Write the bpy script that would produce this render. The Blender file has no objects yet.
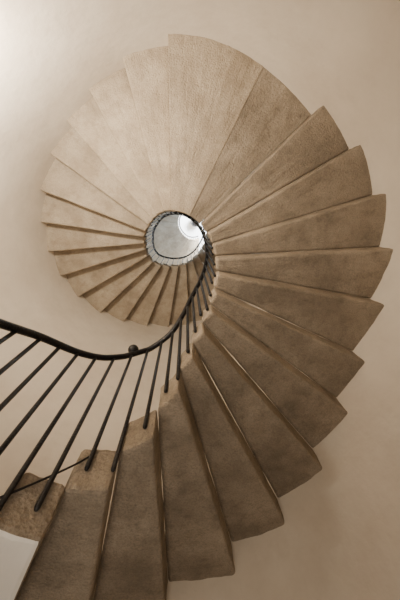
import numpy as np, bpy, math
from mathutils import Matrix, Vector
DEBUG=0
# ---------------------------------------------------------------- stair survey
F,U0,V0,AX,AY=270.0,186.6,217.2,-0.155,0.332
H=.17; Z0=1.085; DL=.057; TH=.185
n=np.array([U0-200,V0-300,F]);n/=np.linalg.norm(n)
ex=np.array([1,0,0.])-n[0]*n;ex/=np.linalg.norm(ex);ey=np.cross(n,ex)
W=np.array([ex,ey,n])
OUT=[(-76.5,1.832),(-64.2,1.87),(-51.3,1.72),(-38.2,1.66),(-25.7,1.69),(-10.9,1.76),(2.8,1.808),(16.2,1.84),(29.5,1.851),(43.2,1.854),
(89.4,1.83),(103.4,1.775),(117.2,1.732),(130.0,1.718),(143.7,1.746),(158.4,1.782),(171.5,1.828),(184.5,1.88),(196.7,1.90),(209.3,1.899),(270-4,1.78),(240,1.87)]
th=np.radians([o[0] for o in OUT]); rr=np.array([o[1] for o in OUT])
def basis(t,N=5):
    t=np.atleast_1d(t);return np.stack([np.ones_like(t)]+[g(i*t) for i in range(1,N+1) for g in (np.cos,np.sin)],1)
B=basis(th);co=np.linalg.solve(B.T@B+np.eye(B.shape[1])*.15,B.T@rr)
def RW(t): return float((basis(np.array([t]))@co)[0])
KTOP=53
def ang(k):
    if k<0: return math.radians(-76.5+k*13.2)
    if k<=19: return math.radians(OUT[k][0])
    return math.radians(209.3+(k-19)*13.3)
def zk(k): return Z0+k*H+(DL if k>=10 else 0)
RK=[-30,-3,-2,-1,0,1,2,14,17,20,24,27,31,40,60]
RV=[.66,.66,.63,.54,.45,.40,.385,.40,.47,.60,.56,.47,.42,.50,.52]
def rin(k): return float(np.interp(k,RK,RV))
ANG={k:ang(k) for k in range(-20,KTOP+4)}
KS=sorted(ANG)
def kt(t): return float(np.interp(t,[ANG[k] for k in KS],KS))
def rin_t(t): return rin(kt(t))
def ctr(z):
    s=max(0,min(1,(z-4.4)/4.6)); return AX+.44*s, AY-.09*s
def P(t,R,z): return (AX+R*math.cos(t),AY-R*math.sin(t),z)
def PI(t,R,z,zc=None):
    cx,cy=ctr(zk(kt(t)) if zc is None else zc);return (cx+R*math.cos(t),cy-R*math.sin(t),z)
# ---------------------------------------------------------------- materials
STONE=((110,.46,.62,.42),(14,.52,.68,.4),(3.2,.46,.64,.45))
def mat(name,c1,c2,scale=3,rough=.9,bump=.2,bscale=60,c3=None,metal=0,layers=STONE):
    m=bpy.data.materials.new(name);m.use_nodes=True;N=m.node_tree.nodes;L=m.node_tree.links
    bs=N['Principled BSDF'];bs.inputs['Roughness'].default_value=rough;bs.inputs['Metallic'].default_value=metal
    if metal==0: bs.inputs['Specular IOR Level'].default_value=.15
    tc=N.new('ShaderNodeTexCoord')
    n1=N.new('ShaderNodeTexNoise');n1.inputs['Scale'].default_value=scale;n1.inputs['Detail'].default_value=8;n1.inputs['Roughness'].default_value=.65
    r1=N.new('ShaderNodeValToRGB');r1.color_ramp.elements[0].position=.35;r1.color_ramp.elements[1].position=.68
    r1.color_ramp.elements[0].color=(*c1,1);r1.color_ramp.elements[1].color=(*c2,1)
    L.new(tc.outputs['Object'],n1.inputs['Vector']);L.new(n1.outputs['Fac'],r1.inputs['Fac'])
    col=r1.outputs['Color']
    if c3:
        for i_,(sc_,lo,hi,amt) in enumerate(layers):
            n3=N.new('ShaderNodeTexNoise');n3.inputs['Scale'].default_value=sc_;n3.inputs['Detail'].default_value=7;n3.inputs['Roughness'].default_value=.7
            r3=N.new('ShaderNodeValToRGB');r3.color_ramp.elements[0].position=lo;r3.color_ramp.elements[1].position=hi
            r3.color_ramp.elements[0].color=(0,0,0,1);r3.color_ramp.elements[1].color=(amt,amt,amt,1)
            L.new(tc.outputs['Object'],n3.inputs['Vector']);L.new(n3.outputs['Fac'],r3.inputs['Fac'])
            mx=N.new('ShaderNodeMixRGB');mx.inputs['Color2'].default_value=(*c3,1)
            L.new(r3.outputs['Color'],mx.inputs['Fac']);L.new(col,mx.inputs['Color1']);col=mx.outputs['Color']
    L.new(col,bs.inputs['Base Color'])
    n2=N.new('ShaderNodeTexNoise');n2.inputs['Scale'].default_value=bscale;n2.inputs['Detail'].default_value=8
    bp=N.new('ShaderNodeBump');bp.inputs['Strength'].default_value=bump;bp.inputs['Distance'].default_value=.02
    L.new(tc.outputs['Object'],n2.inputs['Vector']);L.new(n2.outputs['Fac'],bp.inputs['Height']);L.new(bp.outputs['Normal'],bs.inputs['Normal'])
    return m
M_stone=mat('stone',(.38,.31,.23),(.54,.455,.35),2.2,.9,.6,75,(.22,.17,.12))
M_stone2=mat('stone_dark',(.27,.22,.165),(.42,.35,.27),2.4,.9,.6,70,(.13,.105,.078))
M_wall=mat('plaster',(.60,.52,.425),(.70,.625,.525),1.1,.9,.25,12,(.42,.34,.26),layers=((.9,.5,.75,.4),(4,.56,.75,.2)))
M_vault=mat('vault_plaster',(.74,.69,.62),(.8,.76,.70),1.1,.9,.2,14)
M_ceil=mat('white_plaster',(.8,.8,.8),(.85,.85,.85),2,.9,.1,20)
M_floor=mat('floor_stone',(.35,.28,.22),(.5,.42,.34),3,.8,.3,30)
M_iron=mat('wrought_iron',(.012,.012,.014),(.03,.028,.028),12,.45,.2,90,None,.6)
tex=bpy.data.textures.new('wear','CLOUDS');tex.noise_scale=.09;tex.noise_depth=3
import bmesh
def obj(name,verts,faces,m,parent=None,smooth=False):
    me=bpy.data.meshes.new(name);me.from_pydata(verts,[],faces);me.validate();me.materials.append(m)
    bm=bmesh.new();bm.from_mesh(me);bmesh.ops.recalc_face_normals(bm,faces=bm.faces)
    if smooth:
        for f_ in bm.faces:f_.smooth=True
    bm.to_mesh(me);bm.free()
    o=bpy.data.objects.new(name,me);bpy.context.collection.objects.link(o)
    if parent:o.parent=parent
    return o
def empty(name):
    o=bpy.data.objects.new(name,None);bpy.context.collection.objects.link(o);return o
# ---------------------------------------------------------------- stairs
stair=empty('spiral_staircase')
def slab(name,ta,tb,za,zb,ra,rb,m,seg=4,RO=.04,under=None,bw=.016):
    V=[];Fc=[]
    N=seg
    ca,cb=ctr(za-H),ctr(za)
    for z in (za,zb):
        for i in range(N+1):
            s=i/N;t=ta+(tb-ta)*s;R_=ra+(rb-ra)*s
            cx=ca[0]+(cb[0]-ca[0])*s;cy=ca[1]+(cb[1]-ca[1])*s
            V.append((cx+R_*math.cos(t),cy-R_*math.sin(t),z))
        for i in range(N+1):
            s=i/N;t=ta+(tb-ta)*s
            V.append(P(t,RW(t)+RO,z))
    M=2*(N+1)
    for i in range(N):
        Fc.append((i,i+1,N+1+i+1,N+1+i)); Fc.append((M+i,M+i+1,M+N+1+i+1,M+N+1+i))
        Fc.append((i,i+1,M+i+1,M+i)); Fc.append((N+1+i,N+2+i,M+N+2+i,M+N+1+i))
    Fc.append((0,N+1,M+N+1,M)); Fc.append((N,2*N+1,M+2*N+1,M+N))
    o=obj(name,V,Fc,m,stair)
    if under:
        o.data.materials.append(under)
        for p_ in o.data.polygons:
            if abs(p_.normal.z)>.9 and p_.center.z<(za+zb)/2: p_.material_index=1
    bv=o.modifiers.new('b','BEVEL');bv.width=bw;bv.segments=2;bv.limit_method='ANGLE';bv.angle_limit=.8
    sd=o.modifiers.new('s','SUBSURF');sd.subdivision_type='SIMPLE';sd.levels=3;sd.render_levels=3
    dp=o.modifiers.new('d','DISPLACE');dp.texture=tex;dp.strength=.017;dp.mid_level=.5;dp.texture_coords='LOCAL'
    return o
for k in range(-14,KTOP):
    if k==10:
        tm=math.radians(62)
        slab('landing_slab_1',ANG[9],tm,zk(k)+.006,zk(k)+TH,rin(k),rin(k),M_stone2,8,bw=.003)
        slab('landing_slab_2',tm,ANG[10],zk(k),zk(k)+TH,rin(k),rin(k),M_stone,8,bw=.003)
    else:
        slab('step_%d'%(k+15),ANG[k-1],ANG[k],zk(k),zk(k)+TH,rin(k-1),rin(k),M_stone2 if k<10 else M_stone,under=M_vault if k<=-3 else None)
# ---------------------------------------------------------------- shell
ZB=-1.5;ZT=zk(KTOP)+2.4
NS=144;V=[];Fc=[]
for z in (ZB,ZT):
    for rad in (0,.25):
        for i in range(NS):
            t=2*math.pi*i/NS;V.append(P(t,RW(t)+rad,z))
for i in range(NS):
    j=(i+1)%NS
    Fc+=[(i,j,2*NS+j,2*NS+i),(NS+i,NS+j,3*NS+j,3*NS+i),(i,j,NS+j,NS+i),(2*NS+i,2*NS+j,3*NS+j,3*NS+i)]
wall=obj('wall_round',V,Fc,M_wall,None,False)
for p_ in wall.data.polygons: p_.use_smooth = abs(p_.normal.z)<.5
def disc(name,z0_,z1_,m,RO=.25,hole=None):
    V=[];Fc=[];N=96
    for z in (z0_,z1_):
        for i in range(N):
            t=2*math.pi*i/N;V.append(P(t,RW(t)+RO,z))
        for i in range(N):
            t=2*math.pi*i/N
            if hole: V.append((hole[0]+hole[2]*math.cos(t),hole[1]-hole[2]*math.sin(t),z))
            else: V.append(P(t,.001,z))
    for i in range(N):
        j=(i+1)%N
        Fc+=[(i,j,N+j,N+i),(2*N+i,2*N+j,3*N+j,3*N+i),(i,j,2*N+j,2*N+i),(N+i,N+j,3*N+j,3*N+i)]
    return obj(name,V,Fc,m)
disc('floor',ZB-.2,ZB,M_floor)
disc('ceiling',ZT,ZT+.2,M_ceil)
# ---------------------------------------------------------------- railing
rail=empty('iron_stair_railing')
OFF=-.012
def ray(u,v): return W@np.array([u-200,v-300,F])
def cyl(u,v):
    rad=.5
    for _ in range(12):
        d=ray(u,v);A=d[0]**2+d[1]**2;Bq=-2*(d[0]*AX+d[1]*AY);C=AX*AX+AY*AY-rad*rad
        t=(-Bq+math.sqrt(max(0,Bq*Bq-4*A*C)))/(2*A);p=d*t
        tt=math.atan2(-(p[1]-AY),p[0]-AX)
        if tt>math.radians(120): tt-=2*math.pi
        rad=rin_t(tt)+OFF
    return tt,float(p[2])
RP=[cyl(u,v) for u,v in [(0,325),(20,329),(40,335),(60,345),(80,353),(100,358),(118,358),(132,353),(160,342),(176,328)]]
tl=[t for t,z in RP];dz=[z-zk(kt(t)) for t,z in RP]
HR=1.0
def rz(t):
    if t<=tl[0]: return zk(kt(t))+dz[0]
    if t<=tl[-1]: return zk(kt(t))+float(np.interp(t,tl,dz))
    s=min(1,(t-tl[-1])/.9); return zk(kt(t))+dz[-1]*(1-s)+HR*s
def curve(name,pts,rad,parent,m=M_iron):
    cu=bpy.data.curves.new(name,'CURVE');cu.dimensions='3D';cu.bevel_depth=rad;cu.bevel_resolution=3;cu.use_fill_caps=True
    sp=cu.splines.new('POLY');sp.points.add(len(pts)-1)
    for q,p in zip(sp.points,pts):q.co=(*p,1)
    cu.materials.append(m)
    o=bpy.data.objects.new(name,cu);bpy.context.collection.objects.link(o);o.parent=parent
    for s in cu.splines:s.use_smooth=True
    return o
ta=ANG[-13];tb=ANG[KTOP-1]
T=np.linspace(ta,tb,700)
zz=np.array([rz(t) for t in T]);ker=np.ones(15)/15
zs=np.convolve(np.pad(zz,7,mode='edge'),ker,'valid')
def zsm(t): return float(np.interp(t,T,zs))
curve('handrail',[PI(t,rin_t(t)+OFF,zsm(t)) for t in T],.020,rail)
curve('lower_rod',[PI(t,rin_t(t)+OFF,zk(kt(t))+.26) for t in np.linspace(ta,math.radians(-112),80)],.004,rail)
V=[];Fc=[]
def rod(x,y,z0_,z1_,rad,N=8):
    s=len(V)
    prof=[(z0_,rad*.6),(z0_+.01,rad),(z0_+.025,rad),(z0_+.035,rad),(z1_,rad)]
    for z,q in prof:
        for i in range(N):
            a_=2*math.pi*i/N;V.append((x+q*math.cos(a_),y+q*math.sin(a_),z))
    for lv in range(4):
        for i in range(N):
            j=(i+1)%N;Fc.append((s+lv*N+i,s+lv*N+j,s+lv*N+N+j,s+lv*N+N+i))
    Fc.append(tuple(s+i for i in range(N)));Fc.append(tuple(s+4*N+i for i in range(N)))
tcur=ta+.05
while tcur<tb:
    kk=math.ceil(kt(tcur)-1e-6)
    x,y,_=PI(tcur,rin_t(tcur)+OFF,0)
    rod(x,y,zk(kk)+.07,zsm(tcur),.010 if tcur<math.radians(100) else .008)
    tcur+=math.radians(13.3/1.5)
obj('balusters',V,Fc,M_iron,rail,True)
t=RP[7][0]
bpy.ops.mesh.primitive_uv_sphere_add(radius=.038,location=PI(t,rin_t(t)+OFF-.01,zsm(t)+.055),segments=20,ring_count=12)
kn=bpy.context.object;kn.name='knob';kn.data.materials.append(M_iron);kn.parent=rail
for p_ in kn.data.polygons:p_.use_smooth=True
# ---------------------------------------------------------------- ceiling lantern
lan=empty('hanging_lantern')
lx,ly=(195-U0)/F*(ZT-.6),(222-V0)/F*(ZT-.6)
curve('rod',[(lx,ly,ZT),(lx,ly,ZT-.5)],.02,lan)
V=[];Fc=[];N=16
for z,q in [(ZT-.4,.03),(ZT-.45,.2),(ZT-.75,.15),(ZT-.8,.05)]:
    for i in range(N):
        a_=2*math.pi*i/N;V.append((lx+q*math.cos(a_),ly+q*math.sin(a_),z))
for lv in range(3):
    for i in range(N):
        j=(i+1)%N;Fc.append((lv*N+i,lv*N+j,lv*N+N+j,lv*N+N+i))
Fc.append(tuple(range(N)));Fc.append(tuple(3*N+i for i in range(N)))
obj('shade',V,Fc,M_iron,lan)
# ---------------------------------------------------------------- light
w=bpy.data.worlds.new('w');bpy.context.scene.world=w;w.use_nodes=True
w.node_tree.nodes['Background'].inputs[0].default_value=(.72,.85,1,1);w.node_tree.nodes['Background'].inputs[1].default_value=1
def area(name,loc,target,size,power,col):
    l=bpy.data.lights.new(name,'AREA');l.shape='DISK';l.size=size;l.energy=power;l.color=col
    o=bpy.data.objects.new(name,l);bpy.context.collection.objects.link(o);o.location=loc
    o.rotation_euler=(Vector(target)-Vector(loc)).to_track_quat('-Z','Y').to_euler();return o
area('area_light_low',(-1.0,-.6,.05),(-.95,-.4,3),.35,13,(1,.86,.69))
area('area_light_glow',(-1.27,-.83,1.6),(-1.05,-.45,3.1),.2,70,(1,.89,.73))
area('area_light_well',(-.3,.1,-1.2),(-.6,.3,3),.9,23,(1,.89,.75))
area('area_light_up',(1.2,-.6,9.6),(.3,.2,12),1.0,1300,(.88,.95,1))
area('area_light_mid',(-1.2,.8,4.9),(-.2,.3,7),.7,45,(.60,.79,1))
area('area_light_high',(1.35,.2,7.2),(-.1,.3,9),.7,100,(.60,.79,1))
# ---------------------------------------------------------------- camera
cd=bpy.data.cameras.new('camera');cam=bpy.data.objects.new('camera',cd);bpy.context.collection.objects.link(cam)
cd.sensor_fit='VERTICAL';cd.sensor_height=36;cd.sensor_width=24;cd.lens=F/600*36;cd.clip_start=.01
if DEBUG:
    cd.lens*=DEBUG;cd.shift_x=-20/600*DEBUG;cd.shift_y=60/600*DEBUG
r_=W@np.array([1,0,0]);u_=-(W@np.array([0,1,0]));b_=-(W@np.array([0,0,1]))
cam.matrix_world=Matrix(((r_[0],u_[0],b_[0],0),(r_[1],u_[1],b_[1],0),(r_[2],u_[2],b_[2],0),(0,0,0,1)))
bpy.context.scene.camera=cam
